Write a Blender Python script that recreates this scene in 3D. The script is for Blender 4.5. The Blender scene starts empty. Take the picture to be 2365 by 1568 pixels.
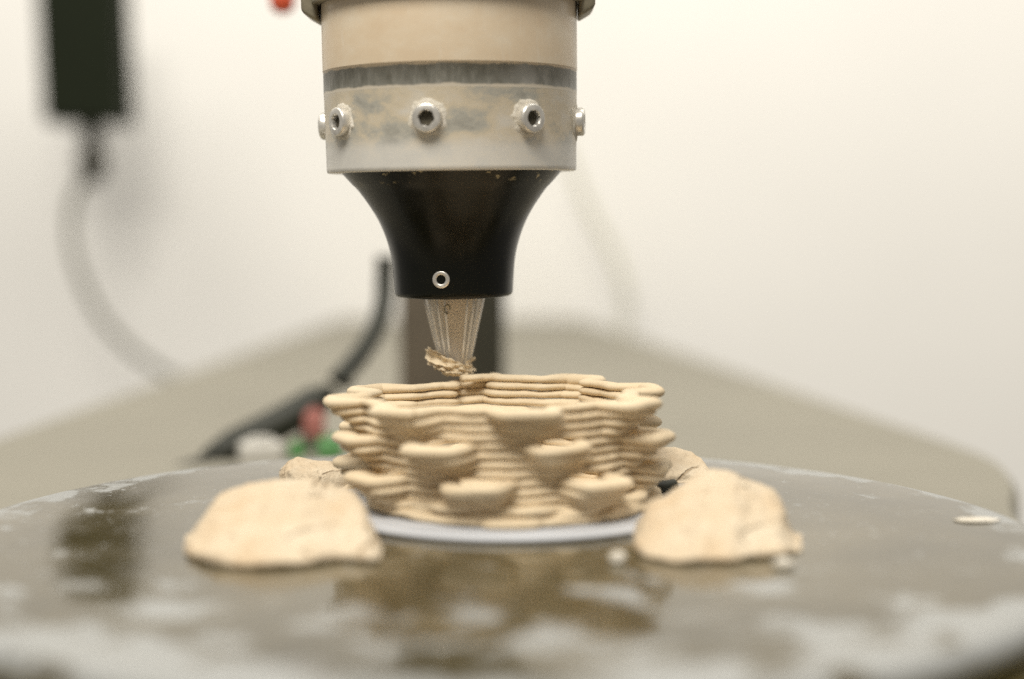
import bpy, bmesh, math, random
from mathutils import Vector, Matrix, noise

random.seed(7)
sc = bpy.context.scene
col = sc.collection
R = 0.04                      # radius of the extruder barrel in metres; lengths below are in units of R
PI = math.pi

# ------------------------------------------------------------------ camera
EYE = 1.83                    # eye height above the turntable top
PITCH = math.atan(219 / 3285.0)
cam_d = bpy.data.cameras.new('camera')
cam = bpy.data.objects.new('camera', cam_d)
col.objects.link(cam)
cam.location = (0, 0, EYE * R)
cam.rotation_euler = (PI / 2 - PITCH, 0, 0)
cam_d.sensor_width = 36.0
cam_d.lens = 50.0
cam_d.clip_start = 0.01
cam_d.clip_end = 30
cam_d.dof.use_dof = True
cam_d.dof.focus_distance = 10.62 * R
cam_d.dof.aperture_fstop = 3.7
sc.camera = cam

# ------------------------------------------------------------------ world and lamps
w = bpy.data.worlds.new('World')
sc.world = w
w.use_nodes = True
bg = w.node_tree.nodes['Background']
bg.inputs[0].default_value = (1.0, 0.945, 0.86, 1)
bg.inputs[1].default_value = 0.24


def area(name, loc, target, sx, sy, power, color):
    d = bpy.data.lights.new(name, 'AREA')
    d.shape = 'RECTANGLE'
    d.size, d.size_y = sx, sy
    d.energy = power
    d.color = color
    o = bpy.data.objects.new(name, d)
    col.objects.link(o)
    o.location = loc
    o.rotation_euler = (Vector(target) - Vector(loc)).to_track_quat('-Z', 'Y').to_euler()
    return o


area('ceiling_or_wall_fill', (-0.30, -0.46, 1.42), (0, 0.42, 0), 1.0, 0.55, 34.0, (1.0, 0.955, 0.875))
area('ceiling_or_wall_fill', (0.10, 0.78, 1.6), (0.10, 2.0, 0.30), 3.3, 0.7, 44.0, (1.0, 0.965, 0.895))  # added fill lamp that brightens the back wall, not a known fixture

sc.view_settings.view_transform = 'Standard'
sc.view_settings.look = 'None'
sc.view_settings.gamma = 1.0
sc.view_settings.use_curve_mapping = False
sc.view_settings.exposure = 0.0
sc.cycles.use_denoising = False
sc.cycles.max_bounces = 10
sc.cycles.transmission_bounces = 8
sc.cycles.caustics_refractive = False
sc.cycles.sample_clamp_indirect = 6.0

# ------------------------------------------------------------------ helpers
CP, SP = math.cos(PITCH), math.sin(PITCH)


def ray(px, py):
    """direction through a place in the photograph (2365 px wide scale)"""
    u = (px - 1182.5) / 3285.0
    v = (py - 784.0) / 3285.0
    return Vector((u, CP - v * SP, -SP - v * CP))


def at(px, py, d):
    """point on that line at horizontal distance d (in R)"""
    r = ray(px, py)
    return Vector((0, 0, EYE)) + r * (d / r.y)


def ground(px, py, z=0.0):
    r = ray(px, py)
    return Vector((0, 0, EYE)) + r * ((z - EYE) / r.z)


def mesh_obj(name, verts, faces, mat, parent=None, smooth=True, scale=R):
    m = bpy.data.meshes.new(name)
    m.from_pydata([tuple(c * scale for c in v) for v in verts], [], faces)
    m.validate()
    bm = bmesh.new()
    bm.from_mesh(m)
    bmesh.ops.recalc_face_normals(bm, faces=bm.faces)
    bm.to_mesh(m)
    bm.free()
    if smooth:
        m.polygons.foreach_set('use_smooth', [True] * len(m.polygons))
    if mat:
        m.materials.append(mat)
    o = bpy.data.objects.new(name, m)
    col.objects.link(o)
    if parent:
        o.parent = parent
    return o


def empty(name, loc=(0, 0, 0)):
    o = bpy.data.objects.new(name, None)
    o.empty_display_size = 0.01
    col.objects.link(o)
    o.location = Vector(loc) * R
    return o


def tag(o, label, cat, group=None):
    o['label'] = label
    o['category'] = cat
    if group:
        o['group'] = group
    return o


def sharp(o, deg=35):
    m = o.data
    bm = bmesh.new()
    bm.from_mesh(m)
    lim = math.radians(deg)
    for e in bm.edges:
        if len(e.link_faces) == 2 and e.calc_face_angle(0) > lim:
            e.smooth = False
    bm.to_mesh(m)
    bm.free()
    return o


def lathe(profile, seg=64, close=False):
    """profile [(r, z)], swept round z; returns verts, faces"""
    V, F = [], []
    n = len(profile)
    for (r, z) in profile:
        for i in range(seg):
            a = 2 * PI * i / seg
            V.append((r * math.cos(a), r * math.sin(a), z))
    for j in range(n - 1 if not close else n):
        for i in range(seg):
            a, b = j * seg + i, j * seg + (i + 1) % seg
            c, d = ((j + 1) % n) * seg + (i + 1) % seg, ((j + 1) % n) * seg + i
            F.append((a, b, c, d))
    return V, F


def cap(V, F, start, seg, z=None):
    c = Vector((0, 0, 0))
    for i in range(seg):
        c += Vector(V[start + i])
    c /= seg
    V.append(tuple(c))
    k = len(V) - 1
    for i in range(seg):
        F.append((start + i, start + (i + 1) % seg, k))


def sweep(pts, rad, seg=10, rz=None, up=Vector((0, 0, 1)), caps=True):
    """tube along pts; rad scalar or list; rz = vertical half size (ellipse)"""
    V, F = [], []
    n = len(pts)
    for i, p in enumerate(pts):
        t = (pts[min(i + 1, n - 1)] - pts[max(i - 1, 0)])
        t = t.normalized() if t.length > 1e-9 else Vector((1, 0, 0))
        side = t.cross(up)
        if side.length < 1e-4:
            side = t.cross(Vector((1, 0, 0)))
        side.normalize()
        u2 = side.cross(t).normalized()
        ra = rad[i] if isinstance(rad, (list, tuple)) else rad
        rb = ra if rz is None else (rz[i] if isinstance(rz, (list, tuple)) else rz)
        for k in range(seg):
            a = 2 * PI * k / seg
            V.append(tuple(p + side * (ra * math.cos(a)) + u2 * (rb * math.sin(a))))
    for i in range(n - 1):
        for k in range(seg):
            F.append((i * seg + k, i * seg + (k + 1) % seg, (i + 1) * seg + (k + 1) % seg, (i + 1) * seg + k))
    if caps:
        cap(V, F, 0, seg)
        cap(V, F, (n - 1) * seg, seg)
    return V, F


def catmull(P, m):
    """m points along the open spline through P (Vectors or tuples of floats)"""
    P = [Vector(p) for p in P]
    n = len(P)
    out = []
    for i in range(m):
        t = i / (m - 1) * (n - 1)
        k = min(int(t), n - 2)
        f = t - k
        p0, p1, p2, p3 = P[max(k - 1, 0)], P[k], P[k + 1], P[min(k + 2, n - 1)]
        out.append(0.5 * ((2 * p1) + (p2 - p0) * f + (2 * p0 - 5 * p1 + 4 * p2 - p3) * f * f + (3 * p1 - p0 - 3 * p2 + p3) * f ** 3))
    return out


def box(cx, cy, cz, sx, sy, sz, bev=0.0, seg=3):
    bm = bmesh.new()
    bmesh.ops.create_cube(bm, size=1)
    for v in bm.verts:
        v.co = Vector((v.co.x * sx + cx, v.co.y * sy + cy, v.co.z * sz + cz))
    if bev:
        bmesh.ops.bevel(bm, geom=list(bm.edges), offset=bev, segments=seg, affect='EDGES', profile=0.5)
    V = [tuple(v.co) for v in bm.verts]
    bm.verts.index_update()
    F = [tuple(v.index for v in f.verts) for f in bm.faces]
    bm.free()
    return V, F


def sm(a, b, x):
    t = max(0.0, min(1.0, (x - a) / (b - a)))
    return t * t * (3 - 2 * t)


# ------------------------------------------------------------------ materials
def new_mat(name):
    m = bpy.data.materials.new(name)
    m.use_nodes = True
    nt = m.node_tree
    return m, nt, nt.nodes['Principled BSDF']


def nd(nt, typ, **kw):
    n = nt.nodes.new(typ)
    for k, v in kw.items():
        setattr(n, k, v)
    return n


def coords(nt, scale=(1, 1, 1)):
    tc = nd(nt, 'ShaderNodeTexCoord')
    mp = nd(nt, 'ShaderNodeMapping')
    mp.inputs['Scale'].default_value = scale
    nt.links.new(tc.outputs['Object'], mp.inputs['Vector'])
    return mp.outputs['Vector']


def tex_noise(nt, vec, scale, detail=4, rough=0.55):
    n = nd(nt, 'ShaderNodeTexNoise')
    n.inputs['Scale'].default_value = scale
    n.inputs['Detail'].default_value = detail
    n.inputs['Roughness'].default_value = rough
    nt.links.new(vec, n.inputs['Vector'])
    return n.outputs['Fac']


def ramp(nt, fac, stops):
    r = nd(nt, 'ShaderNodeValToRGB')
    e = r.color_ramp.elements
    while len(e) > 1:
        e.remove(e[-1])
    e[0].position = stops[0][0]
    e[0].color = (*stops[0][1], 1)
    for p, c in stops[1:]:
        x = e.new(p)
        x.color = (*c, 1)
    nt.links.new(fac, r.inputs['Fac'])
    return r.outputs['Color']


def fmap(nt, fac, a, b, c=0.0, d=1.0):
    n = nd(nt, 'ShaderNodeMapRange')
    n.interpolation_type = 'SMOOTHSTEP'
    n.inputs['From Min'].default_value = a
    n.inputs['From Max'].default_value = b
    n.inputs['To Min'].default_value = c
    n.inputs['To Max'].default_value = d
    nt.links.new(fac, n.inputs['Value'])
    return n.outputs['Result']


def mix(nt, fac, a, b):
    n = nd(nt, 'ShaderNodeMix', data_type='RGBA')
    if hasattr(fac, 'links'):
        nt.links.new(fac, n.inputs['Factor'])
    else:
        n.inputs['Factor'].default_value = fac
    for s, v in (('A', a), ('B', b)):
        sock = [i for i in n.inputs if i.name == s and i.type == 'RGBA'][0]
        if hasattr(v, 'links'):
            nt.links.new(v, sock)
        else:
            sock.default_value = (*v, 1)
    return [o for o in n.outputs if o.type == 'RGBA'][0]


def math_n(nt, op, a, b=None):
    n = nd(nt, 'ShaderNodeMath', operation=op)
    for i, v in enumerate((a, b)):
        if v is None:
            continue
        if hasattr(v, 'links'):
            nt.links.new(v, n.inputs[i])
        else:
            n.inputs[i].default_value = v
    return n.outputs[0]


def bump(nt, bsdf, height, strength, dist):
    b = nd(nt, 'ShaderNodeBump')
    b.inputs['Strength'].default_value = strength
    b.inputs['Distance'].default_value = dist
    nt.links.new(height, b.inputs['Height'])
    nt.links.new(b.outputs['Normal'], bsdf.inputs['Normal'])


def mat_clay(name, c1, c2, scale=60, bscale=900, bst=0.35, rough=0.72):
    m, nt, b = new_mat(name)
    v = coords(nt)
    f = tex_noise(nt, v, scale, 5)
    nt.links.new(ramp(nt, f, [(0.3, c1), (0.7, c2)]), b.inputs['Base Color'])
    b.inputs['Roughness'].default_value = rough
    b.inputs['Specular IOR Level'].default_value = 0.35
    bump(nt, b, tex_noise(nt, v, bscale, 3), bst, 0.0004)
    return m


def mat_plain(name, c, rough=0.5, metal=0.0, var=0.12, scale=40, spec=0.5):
    m, nt, b = new_mat(name)
    v = coords(nt)
    f = tex_noise(nt, v, scale, 4)
    lo = tuple(x * (1 - var) for x in c)
    hi = tuple(min(1, x * (1 + var)) for x in c)
    nt.links.new(ramp(nt, f, [(0.3, lo), (0.7, hi)]), b.inputs['Base Color'])
    b.inputs['Roughness'].default_value = rough
    b.inputs['Metallic'].default_value = metal
    b.inputs['Specular IOR Level'].default_value = spec
    return m


M_CLAY = mat_clay('clay_extruded', (0.64, 0.51, 0.335), (0.72, 0.60, 0.42))
M_LUMP, nt, b = new_mat('clay_lump')
v = coords(nt)
c = ramp(nt, tex_noise(nt, v, 55, 6, 0.6), [(0.30, (0.52, 0.385, 0.24)), (0.45, (0.57, 0.46, 0.32)), (0.7, (0.63, 0.54, 0.405))])
vo = nd(nt, 'ShaderNodeTexVoronoi', feature='DISTANCE_TO_EDGE')
vo.inputs['Scale'].default_value = 62
wv = nd(nt, 'ShaderNodeTexNoise')
wv.inputs['Scale'].default_value = 90
wv.inputs['Detail'].default_value = 4
nt.links.new(v, wv.inputs['Vector'])
wm = nd(nt, 'ShaderNodeMix', data_type='VECTOR')
wm.inputs[0].default_value = 0.012
nt.links.new(v, wm.inputs[4])
nt.links.new(wv.outputs['Color'], wm.inputs[5])
nt.links.new(wm.outputs[1], vo.inputs['Vector'])
crk = math_n(nt, 'MULTIPLY', fmap(nt, vo.outputs['Distance'], 0.0, 0.05, 1, 0), fmap(nt, tex_noise(nt, v, 70, 3), 0.52, 0.62))
nt.links.new(mix(nt, math_n(nt, 'MULTIPLY', crk, 0.6), c, (0.33, 0.22, 0.11)), b.inputs['Base Color'])
b.inputs['Roughness'].default_value = 0.75
b.inputs['Specular IOR Level'].default_value = 0.3
hgt = math_n(nt, 'ADD', tex_noise(nt, v, 130, 6, 0.65), math_n(nt, 'MULTIPLY', crk, -0.5))
bump(nt, b, hgt, 0.8, 0.0022)
M_SCRAP = mat_clay('clay_residue', (0.70, 0.56, 0.37), (0.80, 0.67, 0.47), 160, 900, 0.4, 0.7)
M_DRY = mat_clay('dry_clay_crust', (0.58, 0.53, 0.43), (0.74, 0.69, 0.60), 300, 1500, 0.6, 0.9)
M_WHITE = mat_plain('white_bat', (0.46, 0.47, 0.49), 0.45, var=0.05)
M_STEEL = mat_plain('screw_steel', (0.76, 0.73, 0.67), 0.32, 0.65, 0.2, 300)
M_DIRTY = mat_plain('dull_metal', (0.27, 0.24, 0.17), 0.5, 0.5, 0.3, 200)
M_SOCKET = mat_plain('socket_dark', (0.06, 0.05, 0.03), 0.8)  # near-black colour of the discs closing the screw and insert holes
M_WALL = mat_plain('wall_paint', (0.82, 0.80, 0.755), 0.85, var=0.02, scale=3)
M_BENCH = mat_plain('bench_laminate', (0.25, 0.234, 0.19), 0.8, spec=0.2, var=0.05, scale=8)
M_BLACKBOX = mat_plain('black_plastic', (0.009, 0.012, 0.005), 0.8, spec=0.15)
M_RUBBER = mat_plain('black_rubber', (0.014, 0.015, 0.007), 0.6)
M_HOSE = mat_plain('grey_hose', (0.10, 0.095, 0.06), 0.5)
M_PALE = mat_plain('pale_cable', (0.64, 0.62, 0.52), 0.5)
M_COLUMN = mat_plain('column_paint', (0.10, 0.08, 0.055), 0.5)
M_COLUMN2 = mat_plain('column_dark', (0.022, 0.02, 0.01), 0.5)
M_RED = mat_plain('red_plastic', (0.62, 0.09, 0.035), 0.4)
M_PINK = mat_plain('faded_red_plastic', (0.40, 0.15, 0.125), 0.6)
M_GREEN = mat_plain('green_plastic', (0.10, 0.26, 0.09), 0.45)
M_GREEN2 = mat_plain('dark_green_plastic', (0.07, 0.22, 0.06), 0.45)
M_LIGHTPLASTIC = mat_plain('light_plastic', (0.50, 0.48, 0.43), 0.45)
M_WOOD = mat_plain('olive_base', (0.30, 0.245, 0.09), 0.5, var=0.3, scale=30)

# barrel: clear plastic filled with clay
M_BARREL, nt, b = new_mat('clay_filled_tube')
v = coords(nt, (1, 1, 1.5))
f = tex_noise(nt, v, 60, 8, 0.68)
c = ramp(nt, f, [(0.30, (0.61, 0.475, 0.32)), (0.5, (0.65, 0.53, 0.375)), (0.70, (0.68, 0.585, 0.445))])
f2 = tex_noise(nt, coords(nt, (1, 1, 0.16)), 330, 4, 0.7)
nt.links.new(mix(nt, fmap(nt, f2, 0.58, 0.75, 0, 0.4), c, (0.72, 0.66, 0.55)), b.inputs['Base Color'])
b.inputs['Roughness'].default_value = 0.5
b.inputs['Coat Weight'].default_value = 0.35
b.inputs['Coat Roughness'].default_value = 0.22

# grey seal seen through the tube
M_SEAL, nt, b = new_mat('grey_seal_behind_plastic')
v = coords(nt, (1, 1, 0.35))
f = tex_noise(nt, v, 260, 6, 0.7)
f3 = tex_noise(nt, coords(nt), 55, 3)
c = ramp(nt, f, [(0.3, (0.115, 0.11, 0.085)), (0.52, (0.20, 0.195, 0.165)), (0.75, (0.36, 0.35, 0.31))])
c = mix(nt, fmap(nt, f3, 0.45, 0.7, 0, 0.6), c, (0.40, 0.39, 0.36))
tc = nd(nt, 'ShaderNodeTexCoord')
sx = nd(nt, 'ShaderNodeSeparateXYZ')
nt.links.new(tc.outputs['Object'], sx.inputs[0])
wob = math_n(nt, 'MULTIPLY', math_n(nt, 'SUBTRACT', tex_noise(nt, coords(nt), 140, 5, 0.7), 0.5), 0.05 * R)
zz = math_n(nt, 'ADD', sx.outputs['Z'], wob)
c = mix(nt, fmap(nt, zz, 2.305 * R, 2.318 * R), c, (0.65, 0.53, 0.375))
c = mix(nt, fmap(nt, zz, 2.178 * R, 2.163 * R), c, (0.56, 0.50, 0.40))
nt.links.new(c, b.inputs['Base Color'])
b.inputs['Roughness'].default_value = 0.45
b.inputs['Coat Weight'].default_value = 0.3
b.inputs['Coat Roughness'].default_value = 0.25

# frosted collar
M_COLLAR, nt, b = new_mat('frosted_plastic_collar')
v = coords(nt, (1, 1, 1.7))
f = tex_noise(nt, v, 42, 6, 0.62)
c = ramp(nt, f, [(0.34, (0.25, 0.24, 0.205)), (0.46, (0.46, 0.445, 0.385)), (0.54, (0.65, 0.565, 0.42)), (0.66, (0.68, 0.635, 0.55))])
tc = nd(nt, 'ShaderNodeTexCoord')
sx = nd(nt, 'ShaderNodeSeparateXYZ')
nt.links.new(tc.outputs['Object'], sx.inputs[0])
low = fmap(nt, sx.outputs['Z'], 1.70 * R, 1.84 * R, 1, 0)
c = mix(nt, math_n(nt, 'MULTIPLY', low, 0.75), c, (0.72, 0.70, 0.65))
f2 = tex_noise(nt, coords(nt, (1, 1, 1.2)), 170, 8, 0.8)
c = mix(nt, fmap(nt, f2, 0.54, 0.70, 0, 0.6), c, (0.70, 0.64, 0.53))
nt.links.new(c, b.inputs['Base Color'])
b.inputs['Roughness'].default_value = 0.42
b.inputs['Coat Weight'].default_value = 0.25
b.inputs['Coat Roughness'].default_value = 0.3

# black cone with dried clay specks near its top and a few scratches
M_CONE, nt, b = new_mat('black_glossy_plastic')
tc = nd(nt, 'ShaderNodeTexCoord')
sx = nd(nt, 'ShaderNodeSeparateXYZ')
nt.links.new(tc.outputs['Object'], sx.inputs[0])
f = tex_noise(nt, coords(nt), 330, 5, 0.6)
top = fmap(nt, sx.outputs['Z'], 1.44 * R, 1.56 * R)
sp = math_n(nt, 'MULTIPLY', fmap(nt, f, 0.585, 0.64), top)
f2 = tex_noise(nt, coords(nt, (1, 1, 0.08)), 520, 3, 0.6)
f3 = tex_noise(nt, coords(nt), 70, 3, 0.6)
sc1 = math_n(nt, 'MULTIPLY', fmap(nt, f2, 0.66, 0.72), fmap(nt, f3, 0.55, 0.68))
sc1 = math_n(nt, 'MULTIPLY', sc1, fmap(nt, sx.outputs['Z'], 0.95 * R, 0.8 * R))
al = math_n(nt, 'MAXIMUM', math_n(nt, 'MULTIPLY', sp, 0.75), math_n(nt, 'MULTIPLY', sc1, 0.5))
nt.links.new(mix(nt, al, (0.0035, 0.0042, 0.002), (0.50, 0.42, 0.25)), b.inputs['Base Color'])
nt.links.new(fmap(nt, tex_noise(nt, coords(nt), 120, 4), 0.3, 0.7, 0.24, 0.32), b.inputs['Roughness'])
b.inputs['Specular IOR Level'].default_value = 0.28

# clear nozzle
M_CLEAR, nt, b = new_mat('clear_nozzle_plastic')
# thin clear wall: mostly see-through, a little milky, glossy by Fresnel
out = nt.nodes['Material Output']
b.inputs['Base Color'].default_value = (0.86, 0.84, 0.80, 1)
b.inputs['Roughness'].default_value = 0.08
tr = nd(nt, 'ShaderNodeBsdfTransparent')
tr.inputs[0].default_value = (0.97, 0.96, 0.93, 1)
lw = nd(nt, 'ShaderNodeLayerWeight')
lw.inputs['Blend'].default_value = 0.35
milky = fmap(nt, lw.outputs['Facing'], 0.05, 0.9, 0.34, 0.9)
ms = nd(nt, 'ShaderNodeMixShader')
nt.links.new(milky, ms.inputs[0])
nt.links.new(tr.outputs[0], ms.inputs[1])
nt.links.new(b.outputs[0], ms.inputs[2])
nt.links.new(ms.outputs[0], out.inputs['Surface'])

M_RIB = mat_plain('nozzle_rib', (0.86, 0.84, 0.79), 0.12, var=0.03)

# turntable top: dark wet gloss with dried clay wiped in arcs
M_PLATE, nt, b = new_mat('turntable_surface')
tc = nd(nt, 'ShaderNodeTexCoord')
sx = nd(nt, 'ShaderNodeSeparateXYZ')
nt.links.new(tc.outputs['Object'], sx.inputs[0])
ln = nd(nt, 'ShaderNodeVectorMath', operation='LENGTH')
nt.links.new(tc.outputs['Object'], ln.inputs[0])
rad = ln.outputs['Value']
ang = math_n(nt, 'ARCTAN2', sx.outputs['Y'], sx.outputs['X'])
cb = nd(nt, 'ShaderNodeCombineXYZ')
nt.links.new(math_n(nt, 'MULTIPLY', ang, 0.055), cb.inputs['X'])
nt.links.new(rad, cb.inputs['Y'])
polar = cb.outputs[0]
big = tex_noise(nt, coords(nt), 38, 5, 0.6)
wip = tex_noise(nt, polar, 95, 6, 0.65)
pat = math_n(nt, 'ADD', math_n(nt, 'MULTIPLY', big, 0.55), math_n(nt, 'MULTIPLY', wip, 0.45))
rim = fmap(nt, rad, 3.02 * R, 3.46 * R)
front = fmap(nt, sx.outputs['Y'], -1.1 * R, -2.4 * R, 0, 0.06)
pat2 = math_n(nt, 'ADD', math_n(nt, 'ADD', pat, math_n(nt, 'MULTIPLY', rim, 0.11)), front)
sme = fmap(nt, pat2, 0.555, 0.635)
fine = tex_noise(nt, coords(nt), 420, 5, 0.7)
flk = fmap(nt, math_n(nt, 'ADD', fine, math_n(nt, 'MULTIPLY', big, 0.35)), 0.80, 0.85)
sme = math_n(nt, 'MAXIMUM', math_n(nt, 'MULTIPLY', sme, 0.72), math_n(nt, 'MULTIPLY', flk, 0.9))
base = ramp(nt, tex_noise(nt, coords(nt), 18, 5), [(0.3, (0.040, 0.032, 0.014)), (0.7, (0.10, 0.080, 0.040))])
nt.links.new(mix(nt, sme, base, (0.37, 0.38, 0.375)), b.inputs['Base Color'])
rg = fmap(nt, wip, 0.3, 0.7, 0.06, 0.17)
nt.links.new(math_n(nt, 'ADD', rg, math_n(nt, 'MULTIPLY', sme, 0.4)), b.inputs['Roughness'])
b.inputs['Specular IOR Level'].default_value = 0.5
bump(nt, b, math_n(nt, 'ADD', wip, sme), 0.12, 0.0003)

# ================================================================== SETTING
wy = 50.0
wall = mesh_obj('wall', [(-60, wy, -22), (60, wy, -22), (60, wy, 60), (-60, wy, 60)], [(0, 1, 2, 3)], M_WALL, smooth=False)
wall['kind'] = 'structure'

# bench behind and under the turntable: slab with a rounded near right corner
BZ = EYE - 2.6                      # bench top
bench = empty('bench', (0, 25, BZ - 0.7))
outline = [(-6.0, 49.6), (-6.95, 19.0), (-7.5, 4.5), (2.6, 4.5), (4.0, 9.5), (4.85, 13.4), (5.55, 15.6), (5.85, 16.8), (5.8, 18.2), (2.4, 49.6)]
pts = []
for i, p in enumerate(outline):
    pts.append(Vector((p[0], p[1], 0)))
cor = catmull([(4.0, 9.5, 0), (4.85, 13.4, 0), (5.5, 15.3, 0), (5.86, 16.9, 0), (5.82, 18.4, 0), (5.6, 20.5, 0)], 30)
pts = [Vector((-6.0, 49.6, 0)), Vector((-6.95, 19, 0)), Vector((-7.5, 4.5, 0)), Vector((2.6, 4.5, 0))] + cor + [Vector((2.4, 49.6, 0))]
n = len(pts)
cen = Vector((-1.5, 25, 0))
V = []
for (ins, z) in ((0.0, -0.7), (0.0, -0.1), (0.1, 0.0)):
    for p in pts:
        q = p + (cen - p).normalized() * ins
        V.append((q.x, q.y - 25, z + 0.7))
F = [tuple(range(n))[::-1], tuple(range(2 * n, 3 * n))]
for k in (0, 1):
    for i in range(n):
        F.append((k * n + i, k * n + (i + 1) % n, (k + 1) * n + (i + 1) % n, (k + 1) * n + i))
mesh_obj('bench_top', V, F, M_BENCH, bench, smooth=False)
for (x, y) in ((-6.2, 7), (1.8, 7), (-5.3, 46), (1.8, 46)):
    V, F = box(x, y - 25, -9, 0.9, 0.9, 17.9, 0.05)
    mesh_obj('leg', V, F, M_DIRTY, bench, smooth=False)
tag(bench, 'grey beige worktop with a rounded corner running back to the wall', 'bench')

# ================================================================== TURNTABLE
TC = Vector((-0.13, 9.15, 0))
turn = empty('turntable', TC)
prof = [(0.02, 0.0), (1.2, 0.0), (2.6, 0.0), (3.43, 0.0), (3.51, -0.012), (3.56, -0.05), (3.57, -0.10), (3.54, -0.15), (3.46, -0.18), (0.4, -0.18)]
V, F = lathe(prof, 160)
cap(V, F, 0, 160)
mesh_obj('plate', V, F, M_PLATE, turn)
V, F = lathe([(0.05, -0.18), (1.4, -0.18), (1.4, -0.34), (0.05, -0.34)], 96)
sharp(mesh_obj('bearing', V, F, M_DIRTY, turn))
V, F = lathe([(0.05, -0.34), (3.35, -0.34), (3.42, -0.37), (3.42, -0.47), (3.36, -0.50), (0.05, -0.50)], 128)
sharp(mesh_obj('base_disc', V, F, M_WOOD, turn))
V, F = lathe([(0.05, -0.56), (3.78, -0.56), (3.83, -0.59), (3.83, BZ + 0.0), (0.05, BZ + 0.0)], 128)
sharp(mesh_obj('foot_disc', V, F, M_WOOD, turn))
V, F = lathe([(2.9, -0.50), (2.9, -0.56)], 96)
mesh_obj('spacer', V, F, M_RUBBER, turn)
tag(turn, 'round glossy grey turntable plate streaked with dried white clay', 'turntable')

# white bat under the printed vessel
VC = Vector((-0.02, 9.90, 0))
BT = 0.042
V, F = lathe([(0.02, 0.002), (1.295, 0.002), (1.31, 0.014), (1.31, 0.030), (1.295, BT), (0.02, BT)], 128)
cap(V, F, 5 * 128, 128)
bat = mesh_obj('bat', V, F, M_WHITE)
bat.location = VC * R
tag(bat, 'thin white round bat between turntable and printed clay vessel', 'bat')

# ================================================================== PRINTED VESSEL
ves = empty('clay_vessel', VC + Vector((0, 0, BT)))
LH = 0.0577
LEAN = -0.10
TH0 = math.radians(106.0)
TURNS = 12.62
NS = 540
AMP = (0.06, 0.13, 0.205, 0.245)
HW = (5.9, 6.5, 7.0, 7.3)


def bump_at(th, k):
    """outward offset of the strand at angle th (degrees) on layer k"""
    if k < 0:
        return 0.0
    row, j = (k - 1) // 4, (k - 1) % 4
    c0 = -90.0 - 10.5 - 11.6 * row
    c0 += 2.6 * noise.noise(Vector((k * 1.37, 4.2, th * 0.012)))
    d = (th - c0 + 22.5) % 45.0 - 22.5
    jit = 0.90 + 0.42 * noise.noise(Vector((row * 3.1, math.floor((th - c0 + 22.5) / 45.0) % 8 * 1.7, 0.3)))
    return AMP[j] * jit * (0.55 if row < 0 else 1.0) * (1 - sm(HW[j] - 1.0, HW[j] + 5.5, abs(d)))


def vessel_point(s):
    th = TH0 + 2 * PI * (s - TURNS)            # ends exactly at the nozzle
    deg = math.degrees(th)
    # layer of the bump this sample belongs to
    k = int(math.floor(s + 0.42))
    r = 0.885 + 0.07 * (s / TURNS) ** 0.9
    bo = bump_at(deg, k)
    r += bo
    r += 0.017 * noise.noise(Vector((math.cos(th) * 2.2, math.sin(th) * 2.2, s * 0.9)))
    r += 0.009 * noise.noise(Vector((math.cos(th) * 9, math.sin(th) * 9, s * 2.3)))
    z = LH * (s + 0.5) - bo * (0.055 + 0.09 * noise.noise(Vector((deg * 0.04, s * 1.3, 2.0)))) + 0.010 * noise.noise(Vector((math.cos(th) * 4, math.sin(th) * 4, 7.0 + s * 0.3)))
    return Vector((r * math.cos(th) + LEAN * s / TURNS, r * math.sin(th) + 0.13 * s / TURNS, z))


def tip_weight(s):
    deg = math.degrees(TH0 + 2 * PI * (s - TURNS))
    k = int(math.floor(s + 0.42))
    return min(1.0, bump_at(deg, k) / 0.245) if (k - 1) % 4 == 3 else 0.0


s0 = 0.0
while s0 < TURNS - 1e-6:
    s1 = min(math.floor(s0 + 1e-9) + 1.0, TURNS)
    m = max(8, int(NS * (s1 - s0)))
    P = [vessel_point(s0 + (s1 - s0) * i / m) for i in range(m + 1)]
    rad, rz = [], []
    tipw = [tip_weight(s0 + (s1 - s0) * i / m) for i in range(m + 1)]
    for i, p in enumerate(P):
        g = 0.013 * noise.noise(p * 5.0) + 0.006 * noise.noise(p * 17.0)
        rad.append(0.064 + g + 0.008 * tipw[i])
        rz.append(0.0300 + 0.3 * g + 0.016 * tipw[i])
    V, F = sweep(P, rad, 12, rz)
    mesh_obj('coil_layer', V, F, M_CLAY, ves)
    s0 = s1
# ruffled foot of two squashed rings and the floor inside
for q, (rr, zz, amp) in enumerate(((0.955, 0.030, 0.05), (0.925, 0.066, 0.06), (0.945, 0.098, 0.055))):
    P = []
    for i in range(361):
        th = 2 * PI * i / 360
        r = rr + amp * math.sin(th * (9 + 2 * q) + q) * 0.35 + amp * noise.noise(Vector((math.cos(th) * 3, math.sin(th) * 3, q * 5.0)))
        z = zz + 0.018 * noise.noise(Vector((math.cos(th) * 5, math.sin(th) * 5, 3 + q)))
        P.append(Vector((r * math.cos(th), r * math.sin(th), z)))
    rad = [0.064 + 0.024 * noise.noise(p * 5) for p in P]
    V, F = sweep(P, rad, 10, 0.034)
    mesh_obj('foot_ring', V, F, M_CLAY, ves)
V, F = lathe([(0.01, 0.05), (0.5, 0.048), (0.88, 0.05)], 64)
mesh_obj('floor', V, F, M_CLAY, ves)
tag(ves, 'layered clay vessel with rows of looped bumps, being printed under the nozzle', 'vessel')

# ================================================================== EXTRUDER
TIP = at(1052, 859, 11.17)
ext = empty('clay_extruder', TIP)
ext.rotation_euler = (math.radians(2.0), math.radians(-0.75), 0)

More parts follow.
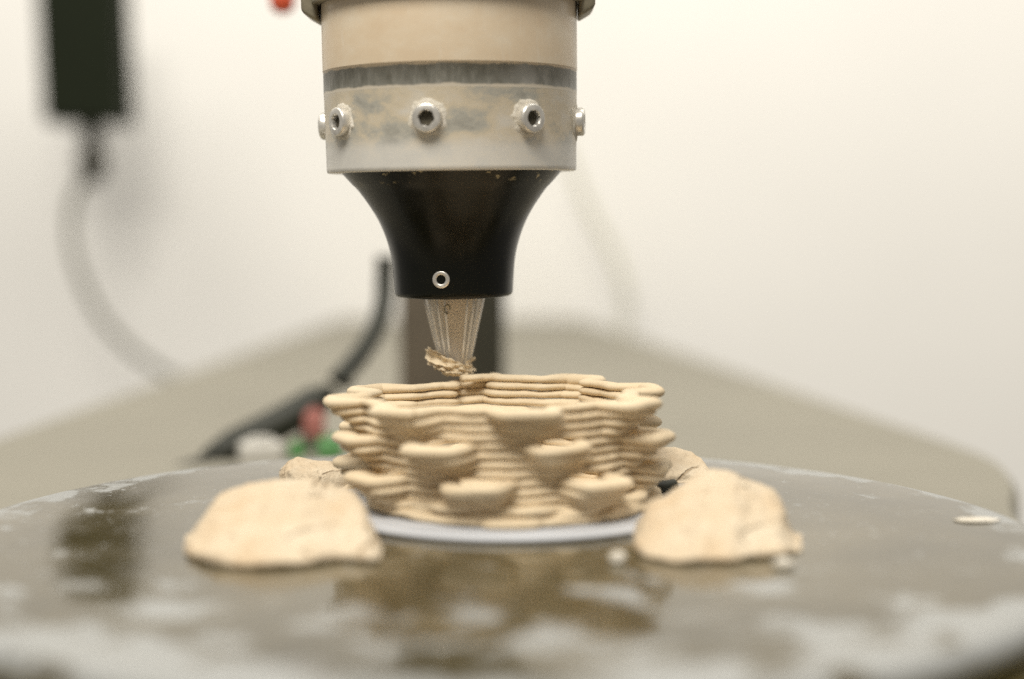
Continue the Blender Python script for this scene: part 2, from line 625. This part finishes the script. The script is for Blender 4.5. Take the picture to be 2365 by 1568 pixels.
V, F = lathe([(0.85, 4.6), (0.978, 4.6), (0.978, 2.331)], 128)
mesh_obj('barrel', V, F, M_BARREL, ext)
V, F = lathe([(0.978, 2.331), (0.974, 2.329), (0.974, 2.153), (0.974, 2.151)], 128)
mesh_obj('seal_band', V, F, M_SEAL, ext)
V, F = lathe([(0.974, 2.151), (0.973, 2.148), (0.966, 1.60), (0.964, 1.572), (0.955, 1.564), (0.80, 1.564)], 128)
sharp(mesh_obj('collar', V, F, M_COLLAR, ext), 50)
cp = catmull([(0.862, 1.575, 0), (0.785, 1.49, 0), (0.709, 1.405, 0), (0.5935, 1.228, 0), (0.522, 1.06, 0), (0.482, 0.895, 0), (0.467, 0.73, 0), (0.4625, 0.65, 0)], 44)
prof = [(p.x, p.y) for p in cp] + [(0.4605, 0.630), (0.453, 0.615), (0.440, 0.606), (0.42, 0.603), (0.24, 0.603)]
V, F = lathe(prof, 128)
cone = mesh_obj('cone', V, F, M_CONE, ext)

# socket head screws
def screw_mesh():
    V, F = [], []
    seg = 48

    def ring(rf, z):
        s = len(V)
        for i in range(seg):
            a = 2 * PI * i / seg
            r = rf(i, a)
            V.append((r * math.cos(a), r * math.sin(a), z))
        return s
    kn = lambda i, a: 0.103 if i % 2 else 0.1075
    ci = lambda r: (lambda i, a: r)
    hexr = lambda r: (lambda i, a: r / math.cos(((a + PI / 6) % (PI / 3)) - PI / 6))
    rs = [ring(ci(0.1), -0.02), ring(kn, -0.01), ring(kn, 0.050), ring(ci(0.101), 0.060), ring(ci(0.094), 0.065), ring(ci(0.060), 0.065),
          ring(hexr(0.052), 0.058), ring(hexr(0.051), 0.010)]
    for a, b in zip(rs[:-1], rs[1:]):
        for i in range(seg):
            F.append((a + i, a + (i + 1) % seg, b + (i + 1) % seg, b + i))
    return V, F, rs


V, F, rs = screw_mesh()
scr = mesh_obj('screw', V, F, M_STEEL, ext)
sharp(scr, 40)
SZ = 1.935
V2 = [(0.0485 * math.cos(2 * PI * i / 24), 0.0485 * math.sin(2 * PI * i / 24), 0.022 + 0.006 * (i % 3)) for i in range(24)] + [(0, 0, 0.014)]
F2 = [(i, (i + 1) % 24, 24) for i in range(24)]
socket_disc = mesh_obj('socket', V2, F2, M_SOCKET, scr)


def crust(seed):
    V, F = [], []
    seg = 60
    for j, (rr, z) in enumerate(((0.095, 0.004), (0.114, 0.008), (0.132, 0.005), (0.150, -0.006))):
        for i in range(seg):
            a = 2 * PI * i / seg
            q = noise.noise(Vector((math.cos(a) * 2.5, math.sin(a) * 2.5, seed * 3.7)))
            q2 = noise.noise(Vector((math.cos(a) * 8, math.sin(a) * 8, seed * 1.7)))
            r = rr + (0.0, 0.005, 0.022, 0.034)[j] * q + (0, 0.002, 0.004, 0.006)[j] * q2
            V.append((r * math.cos(a), r * math.sin(a), z + 0.006 * q2 * (j > 0) - 0.5 * (r * math.cos(a)) ** 2))
    for j in range(3):
        for i in range(seg):
            F.append((j * seg + i, j * seg + (i + 1) % seg, (j + 1) * seg + (i + 1) % seg, (j + 1) * seg + i))
    return V, F


for i in range(8):
    th = math.radians(-90 - 7.5 + 45 * i)
    o = scr if i == 0 else scr.copy()
    if i:
        col.objects.link(o)
        d = socket_disc.copy()
        col.objects.link(d)
        d.parent = o
    nrm = Vector((math.cos(th), math.sin(th), 0))
    rot = Matrix((Vector((-math.sin(th), math.cos(th), 0)), Vector((0, 0, 1)), nrm)).transposed().to_4x4()
    spin = Matrix.Rotation(random.uniform(0, 1), 4, 'Z')
    o.matrix_local = Matrix.Translation((nrm * 0.970 + Vector((0, 0, SZ + random.uniform(-0.006, 0.006)))) * R) @ rot @ spin
    V, F = crust(i + 1)
    k = mesh_obj('clay_crust', V, F, M_DRY, ext)
    k.matrix_local = Matrix.Translation((nrm * 0.9685 + Vector((0, 0, SZ))) * R) @ rot

# threaded insert low on the cone
V, F = lathe([(0.066, -0.02), (0.0665, 0.006), (0.060, 0.012), (0.040, 0.012), (0.034, 0.004), (0.033, -0.02)], 40)
ins = mesh_obj('threaded_insert', V, F, M_STEEL, ext)
V, F = lathe([(0.0345, -0.008), (0.001, -0.012)], 24)
mesh_obj('socket', V, F, M_SOCKET, ins)
th = math.radians(-90 - 9.5)
nrm = Vector((math.cos(th), math.sin(th), 0))
rot = Matrix((Vector((-math.sin(th), math.cos(th), 0)), Vector((0, 0, 1)), nrm)).transposed().to_4x4()
ins.matrix_local = Matrix.Translation((nrm * 0.4655 + Vector((0, 0, 0.757))) * R) @ rot

# clear conical nozzle with ribs, and the clay inside it
V, F = [], []
seg = 72
zs = [0.66, 0.5, 0.35, 0.2, 0.06, 0.012, 0.0]
ra = [0.252, 0.217, 0.183, 0.149, 0.117, 0.108, 0.098]
for z, r in zip(zs, ra):
    for i in range(seg):
        a = 2 * PI * i / seg
        rib = 1.0 + 0.045 * max(0.0, math.cos(a * 10 + 0.5)) ** 6
        V.append((r * rib * math.cos(a), r * rib * math.sin(a), z))
nr = len(zs)
for j in range(nr - 1):
    for i in range(seg):
        F.append((j * seg + i, j * seg + (i + 1) % seg, ((j + 1) % nr) * seg + (i + 1) % seg, ((j + 1) % nr) * seg + i))
noz = mesh_obj('nozzle', V, F, M_CLEAR, ext)
for a in (-166, -140, -122, -106, -62, -47, -22, 30, 75, 120, 160):
    a = math.radians(a)
    P = [Vector((r * math.cos(a), r * math.sin(a), z)) for z, r in ((0.63, 0.246), (0.45, 0.207), (0.25, 0.161), (0.09, 0.124))]
    V, F = sweep(P, [0.0075, 0.0095, 0.0085, 0.0055], 8)
    mesh_obj('rib', V, F, M_RIB, noz)
V, F = [], []
zs = [0.64, 0.55, 0.45, 0.35, 0.25, 0.15, 0.05, -0.02]
rc = [0.205, 0.165, 0.115, 0.085, 0.070, 0.064, 0.064, 0.068]
for z, r in zip(zs, rc):
    for i in range(40):
        a = 2 * PI * i / 40
        q = 1 + 0.06 * noise.noise(Vector((math.cos(a) * 1.5, math.sin(a) * 1.5, z * 6)))
        off = 0.018 * (1 - z / 0.64)
        V.append((r * q * math.cos(a) + off, r * q * math.sin(a), z))
for j in range(len(zs) - 1):
    for i in range(40):
        F.append((j * 40 + i, j * 40 + (i + 1) % 40, (j + 1) * 40 + (i + 1) % 40, (j + 1) * 40 + i))
cap(V, F, 7 * 40, 40)
core = mesh_obj('clay_core', V, F, M_CLAY, ext)
P = [Vector((-0.045 + 0.022 * math.cos(a), -0.222 - 0.004 * math.sin(a) , 0.515 + 0.036 * math.sin(a))) for a in [i * 0.55 for i in range(10)]]
V, F = sweep(P, 0.006, 6, up=Vector((0, 1, 0)))
mesh_obj('dirt_mark', V, F, M_DIRTY, noz)

# clamp round the top of the barrel with a lug on each side
V, F = lathe([(0.984, 2.83), (1.04, 2.83), (1.05, 2.84), (1.05, 3.6), (0.984, 3.6)], 96)
clamp = mesh_obj('clamp_ring', V, F, M_DIRTY, ext)
sharp(clamp)
for s in (-1, 1):
    V, F = box(s * 1.05, 0, 3.05, 0.125, 0.42, 0.62 if s < 0 else 0.60, 0.032, 4)
    V = [(x, y, z + (0.035 * (x * s - 1.05) / 0.06 if z < 3 else 0)) for x, y, z in V]
    mesh_obj('clamp_lug', V, F, M_DIRTY, clamp)
tag(ext, 'clay filled extruder barrel with screwed collar, black cone and clear nozzle', 'extruder')

# crumpled clay wiped round the nozzle tip
scrap = empty('clay_scrap', TIP)


def flake(ctrl, w0, w1, seed, thick=0.012):
    C = catmull(ctrl, 26)
    V, F = [], []
    nw = 7
    for side in (1, -1):
        for i, p in enumerate(C):
            t = (C[min(i + 1, 25)] - C[max(i - 1, 0)]).normalized()
            out = Vector((p.x, p.y, 0)).normalized()
            across = t.cross(out).normalized()
            if across.z < 0:
                across = -across
            f = i / 25.0
            wd = (w0 + (w1 - w0) * f) * (0.55 + 0.45 * math.sin(PI * min(1, max(0, 0.12 + f * 0.8))))
            for j in range(nw):
                g = j / (nw - 1) - 0.5
                q = noise.noise(Vector((f * 7, g * 3, seed)))
                q2 = noise.noise(Vector((f * 19, g * 8, seed + 5)))
                rag = 1 + 0.35 * noise.noise(Vector((f * 12, math.copysign(3, g), seed * 2.0)))
                pos = p + across * (g * wd * rag) + out * (0.03 * q + 0.009 * q2 + 0.10 * g * g * wd / 0.1 + side * thick * 0.5 * (1 - (2 * abs(g)) ** 4))
                V.append(tuple(pos))
    N = 26 * nw
    for i in range(25):
        for j in range(nw - 1):
            a = i * nw + j
            F.append((a, a + 1, a + nw + 1, a + nw))
            F.append((N + a, N + a + nw, N + a + nw + 1, N + a + 1))
    for i in range(25):
        for j in (0, nw - 1):
            a = i * nw + j
            F.append((a, a + nw, N + a + nw, N + a))
    for i in (0, 25):
        for j in range(nw - 1):
            a = i * nw + j
            F.append((a, a + 1, N + a + 1, N + a))
    return V, F


def hel(a0, a1, z0, z1, r0, r1, k=6):
    out = []
    for i in range(k):
        f = i / (k - 1)
        a = math.radians(a0 + (a1 - a0) * f)
        r = r0 + (r1 - r0) * f
        out.append((r * math.cos(a), r * math.sin(a), z0 + (z1 - z0) * f))
    return out


for i, (ctrl, w0, w1) in enumerate((
        (hel(-172, -58, 0.155, 0.045, 0.225, 0.128), 0.10, 0.05),
        (hel(-168, -80, 0.105, 0.025, 0.205, 0.135), 0.08, 0.06),
        (hel(-150, -40, 0.055, 0.015, 0.165, 0.118), 0.075, 0.05),
        (hel(-178, -120, 0.185, 0.125, 0.215, 0.150), 0.06, 0.05),
        (hel(-110, 0, 0.02, 0.035, 0.13, 0.115), 0.06, 0.085),
        (hel(-50, 40, 0.055, 0.075, 0.118, 0.122), 0.11, 0.10))):
    V, F = flake(ctrl, w0, w1, i * 2.3 + 1)
    mesh_obj('flake', V, F, M_SCRAP, scrap)
V, F = lathe([(0.07, -0.03), (0.104, -0.012), (0.112, 0.015), (0.100, 0.04), (0.09, 0.05)], 40)
V = [(x * (1 + 0.12 * noise.noise(Vector((x * 20, y * 20, z * 30)))), y * (1 + 0.12 * noise.noise(Vector((x * 20, y * 20, z * 30)))), z + 0.012 * noise.noise(Vector((x * 25, y * 25, 2)))) for x, y, z in V]
mesh_obj('smear', V, F, M_SCRAP, scrap)
tag(scrap, 'crumpled curl of clay scraped up around the nozzle tip', 'clay scrap')


# ================================================================== CLAY LUMPS
def lump(name, st, z0, depth, ridge, lip, seed, label, under=0.03, mat=M_LUMP, group=None, amp=0.026, nst=96):
    """st: stations (x, top y, bottom y) across the lump as it stands; lofted front to back as a real solid"""
    S = catmull([(a, b, c) for a, b, c in st], nst)
    hmax = max(c - b for a, b, c in st)
    V, F = [], []
    npf = 60
    for i, s in enumerate(S):
        x, yt, yb = s
        g = ground(x, yb, z0)
        size = max(0.02, (yb - yt) / hmax)
        dr = g.y + ridge * (size ** 0.8)
        tr = at(x, yt, dr)
        hz = max(tr.z - z0, 0.03)
        db = g.y + depth * (0.35 + 0.65 * size)
        fx = lambda y: g.x + (tr.x - g.x) * (y - g.y) / max(1e-6, dr - g.y)
        lp = min(lip, hz * 0.7)
        ctrl = [(g.y + 0.35 * (db - g.y), 0.004 + under), (g.y + under * 1.6, 0.006), (g.y - 0.005, lp * 0.35), (g.y + 0.006, lp * 0.8), (g.y + 0.05, lp * 1.15),
                (g.y + 0.33 * (dr - g.y), lp + 0.36 * (hz - lp)), (g.y + 0.68 * (dr - g.y), lp + 0.76 * (hz - lp)), (dr - 0.05 * ridge, hz * 0.985), (dr + 0.06, hz * 0.985),
                (dr + 0.55 * (db - dr), hz * 0.66), (db, hz * 0.25), (db - 0.06, 0.004), (g.y + 0.6 * (db - g.y), 0.004 + under)]
        C = catmull([(0, a, b) for a, b in ctrl], npf)
        for p in C:
            q = Vector((fx(p.y), p.y, z0 + p.z))
            dn = Vector((noise.noise(q * 4.0 + Vector((seed, 0, 0))), noise.noise(q * 4.0 + Vector((0, seed, 9))), noise.noise(q * 4.0 + Vector((5, 0, seed)))))
            d2 = Vector((0.6 * noise.noise(q * 11.0 + Vector((seed, 8, 2))), noise.noise(q * 13.0 + Vector((seed, 3, 0))), noise.noise(q * 13.0 + Vector((1, seed, 9)))))
            d2 += 0.5 * Vector((noise.noise(q * 27.0), noise.noise(q * 27.0 + Vector((3, 3, 0))), noise.noise(q * 27.0 + Vector((1, 7, 9)))))
            k = min(1.0, max(0.0, p.z / 0.05))
            q += (dn * amp + d2 * amp * 0.45) * k
            q.z = max(q.z, z0 + 0.003)
            V.append(tuple(q))
    for i in range(nst - 1):
        for j in range(npf):
            F.append((i * npf + j, i * npf + (j + 1) % npf, (i + 1) * npf + (j + 1) % npf, (i + 1) * npf + j))
    cap(V, F, 0, npf)
    cap(V, F, (nst - 1) * npf, npf)
    c = Vector((0, 0, 0))
    for q in V:
        c += Vector(q)
    c /= len(V)
    c.z = z0
    V = [(q[0] - c.x, q[1] - c.y, q[2] - c.z) for q in V]
    o = mesh_obj(name, V, F, mat)
    o.location = c * R
    tag(o, label, 'clay lump', group)
    return o


lump('clay_lump', [(428, 1262, 1280), (440, 1236, 1290), (460, 1203, 1298), (490, 1163, 1306), (520, 1138, 1310), (560, 1121, 1313), (600, 1113, 1314), (650, 1111, 1312),
                   (700, 1112, 1309), (740, 1114, 1302), (780, 1121, 1297), (810, 1132, 1297), (835, 1160, 1299), (855, 1210, 1300), (870, 1250, 1299), (880, 1278, 1293)],
     0.0, 1.25, 0.95, 0.055, 1.3, 'broad pale clay lump lying in front on the left of the vessel')
lump('clay_lump', [(1464, 1240, 1268), (1474, 1205, 1282), (1499, 1164, 1293), (1545, 1143, 1301), (1580, 1114, 1304), (1614, 1093, 1301), (1650, 1088, 1300), (1690, 1091, 1301),
                   (1724, 1105, 1294), (1765, 1123, 1291), (1793, 1142, 1290), (1812, 1180, 1288), (1824, 1222, 1283), (1838, 1243, 1278), (1852, 1262, 1274)],
     0.0, 1.25, 0.95, 0.055, 6.1, 'broad pale clay lump lying in front on the right of the vessel')
lump('clay_lump', [(646, 1092, 1125), (656, 1074, 1132), (680, 1063, 1138), (705, 1062, 1140), (735, 1066, 1141), (765, 1068, 1140), (795, 1072, 1139), (822, 1084, 1138), (838, 1112, 1136)],
     0.0, 0.75, 0.30, 0.16, 2.2, 'small clay lump behind, tucked against the left of the vessel', under=0.06, amp=0.03)
rl = lump('clay_lump', [(1462, 1060, 1115), (1480, 1044, 1120), (1510, 1036, 1122), (1545, 1033, 1121), (1575, 1038, 1118), (1605, 1052, 1118), (1625, 1070, 1122), (1640, 1092, 1124)],
          BT + 0.035, 0.85, 0.40, 0.07, 4.4, 'arched clay lump behind, tucked against the right of the vessel', under=0.0, amp=0.025)
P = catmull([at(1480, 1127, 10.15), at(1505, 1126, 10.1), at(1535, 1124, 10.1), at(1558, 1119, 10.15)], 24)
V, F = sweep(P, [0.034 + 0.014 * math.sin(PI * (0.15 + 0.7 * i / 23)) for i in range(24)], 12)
o = mesh_obj('gap_shade_strip', V, F, M_RUBBER)  # black strip added for the shade in the gap below the lump
tag(o, 'short black strip standing in for the shaded gap under the right rear clay lump', 'strip')


def pebble(name, px, py, rx, ry, rz, mat, label, cat, seed, z0=0.0, group=None):
    g = ground(px, py, z0)
    bm = bmesh.new()
    bmesh.ops.create_icosphere(bm, subdivisions=3, radius=1)
    V = []
    for v in bm.verts:
        n_ = 1 + 0.28 * noise.noise(v.co * 1.6 + Vector((seed, 0, 0))) + 0.1 * noise.noise(v.co * 4 + Vector((0, seed, 0)))
        V.append((v.co.x * rx * n_, v.co.y * ry * n_, max(0.002, rz * 0.7 + v.co.z * rz * n_)))
    bm.verts.index_update()
    F = [tuple(v.index for v in f.verts) for f in bm.faces]
    bm.free()
    o = mesh_obj(name, V, F, mat)
    o.location = (g + Vector((0, ry * 0.6, 0))) * R
    if cat:
        tag(o, label, cat, group)
    return o


pebble('clay_crumb', 1426, 1300, 0.055, 0.05, 0.035, M_DRY, 'pale crumb in front of the bat, beside the right clay lump', 'crumb', 3)
pebble('clay_crumb', 1812, 1312, 0.06, 0.05, 0.03, M_DRY, 'pale crumb in front of the right clay lump near its outer end', 'crumb', 8)
pebble('clay_crumb', 2262, 1206, 0.155, 0.07, 0.012, M_DRY, 'flat white fleck of dried clay near the right rim of the turntable', 'crumb', 12)
pebble('clay_crumb', 806, 1142, 0.05, 0.045, 0.04, M_SCRAP, 'ragged brown crumb between rear left lump and vessel', 'crumb', 21)

# ================================================================== THINGS BEHIND
# machine column and its side plate
colm = empty('machine_column', (at(1050, 700, 22).x, 22, BZ))
zt = at(1050, 585, 22).z - BZ
xa, xb = at(925, 700, 22).x, at(1165, 700, 22).x
cx = at(1050, 700, 22).x
xm = at(1085, 700, 22).x
V, F = box((xa + xm) / 2 - cx, 0.3, zt / 2, xm - xa, 1.1, zt, 0.04)
mesh_obj('post', V, F, M_COLUMN, colm, smooth=False)
V, F = box((xm + xb) / 2 - cx + 0.002, 0.15, zt / 2 - 0.1, xb - xm, 1.3, zt - 0.2, 0.03)
mesh_obj('side_rail', V, F, M_COLUMN2, colm, smooth=False)
V, F = box((xa + xb) / 2 - cx, 0.3, 0.06, xb - xa + 0.9, 1.8, 0.12, 0.03)
mesh_obj('foot_plate', V, F, M_COLUMN, colm, smooth=False)
tag(colm, 'blurred brown machine column standing on the bench behind the nozzle', 'machine column')

# black hose dropping beside the column
P = catmull([at(890, 592, 19.2), at(889, 640, 19.2), at(886, 700, 19.0), at(868, 760, 18.6), at(835, 815, 18.2), at(800, 858, 17.9), at(786, 880, 17.8)], 60)
V, F = sweep(P, [0.13] * 50 + [0.13 + 0.004 * i for i in range(10)], 14)
o = mesh_obj('black_hose', V, F, M_RUBBER)
tag(o, 'thin black hose curving down left of the machine column', 'hose')
# dark tool lying on the bench pointing left
P = catmull([at(760, 905, 18.0), at(735, 925, 17.8), at(650, 975, 17.6), at(570, 1015, 17.4), at(520, 1040, 17.2), at(470, 1064, 17.1)], 50)
V, F = sweep(P, [0.10 + 0.045 * math.sin(PI * min(1, i / 20)) * 1.5 if i < 10 else 0.21 - 0.11 * max(0, (i - 36) / 13) for i in range(50)], 14)
tool = mesh_obj('black_cable_sleeve', V, F, M_RUBBER)
tag(tool, 'thick black cable sleeve slanting down to the bench left of the vessel', 'cable')
P = catmull([at(480, 1062, 16.9), at(440, 1075, 16.8), at(405, 1086, 16.7)], 20)
V, F = sweep(P, 0.075, 10)
o = mesh_obj('brown_plug', V, F, M_COLUMN2)
tag(o, 'dark brown plug just behind the left rear rim of the turntable', 'plug')


def plug(name, px, py, d, sx, sz, mat, label, cat, rotz=0.3):
    """a small connector: body with bevels, a collar and a cable tail"""
    p = at(px, py, d)
    e = empty(name, (p.x, d, p.z - sz / 2))
    V, F = box(0, 0, sz / 2, sx, sx * 0.8, sz, min(sx, sz) * 0.22, 3)
    mesh_obj('body', V, F, mat, e)
    V, F = lathe([(0.02, sz), (sx * 0.32, sz), (sx * 0.30, sz * 1.12), (0.02, sz * 1.12)], 24)
    sharp(mesh_obj('collar', V, F, mat, e))
    e.rotation_euler = (0, 0, rotz)
    tag(e, label, cat)
    return e


plug('green_connector', 762, 1038, 17.0, 0.30, 0.26, M_GREEN, 'bright green connector seen just left of the vessel', 'connector')
plug('dark_green_connector', 686, 1046, 17.3, 0.20, 0.24, M_GREEN2, 'small dark green connector above the rear left clay lump', 'connector')
plug('white_connector', 602, 1050, 17.0, 0.52, 0.34, M_LIGHTPLASTIC, 'off white connector block under the black cable sleeve', 'connector')
plug('white_connector', 725, 1015, 17.9, 0.34, 0.34, M_LIGHTPLASTIC, 'small off white connector block between the red and green ones', 'connector')
plug('red_connector', 724, 978, 17.6, 0.26, 0.34, M_PINK, 'faded red connector left of the upper vessel bumps', 'connector')

# red knob hanging in from the top left
p = at(652, 6, 16.0)
V, F = lathe([(0.005, 0.0), (0.06, 0.006), (0.11, 0.04), (0.135, 0.10), (0.14, 0.18), (0.12, 0.26), (0.06, 0.30), (0.05, 1.2), (0.005, 1.2)], 40)
k = mesh_obj('red_cable_end', V, F, M_RED)
k.location = Vector((p.x, 16.0, p.z - 0.12)) * R
tag(k, 'red rounded cable end hanging into the top edge beside the extruder', 'cable end')

# black box on the wall, its gland and hose
d = 45.0
p0, p1 = at(97, 280, d - 0.9), at(280, 280, d - 0.9)
bx = empty('black_box', ((p0.x + p1.x) / 2, d, p0.z))
wbx = p1.x - p0.x
V, F = box(0, 0, 2.3, wbx, 1.8, 4.6, 0.10)
V = [(x - 0.03 * z, y, z) for x, y, z in V]
mesh_obj('housing', V, F, M_BLACKBOX, bx, smooth=False)
pg = at(213, 380, d)
gx = pg.x - (p0.x + p1.x) / 2
V, F = lathe([(0.02, 0.1), (0.36, 0.1), (0.36, -0.35), (0.28, -0.7), (0.42, -0.8), (0.46, -1.2), (0.40, -1.65), (0.22, -1.9), (0.02, -1.9)], 32)
V = [(x + gx, y, z) for x, y, z in V]
sharp(mesh_obj('cable_gland', V, F, M_COLUMN2, bx))
tag(bx, 'blurred black box mounted on the wall at the upper left', 'box')
P = catmull([at(212, 400, d), at(178, 440, d), at(163, 500, d), at(166, 570, d), at(190, 650, d), at(235, 735, d), at(300, 805, d), at(370, 855, d), at(470, 900, d), at(600, 935, d)], 70)
V, F = sweep(P, 0.13, 12)
o = mesh_obj('grey_hose', V, F, M_HOSE)
tag(o, 'long grey hose hanging from the black box in a curve', 'hose')

# pale cable on the wall right of the cone
P = catmull([at(1300, 330, 47), at(1335, 420, 47), at(1370, 500, 47), at(1420, 590, 47), at(1445, 680, 47), at(1440, 780, 47)], 40)
V, F = sweep(P, 0.16, 10)
o = mesh_obj('pale_cable', V, F, M_PALE)
tag(o, 'faint pale cable hanging along the wall right of the black cone', 'cable')
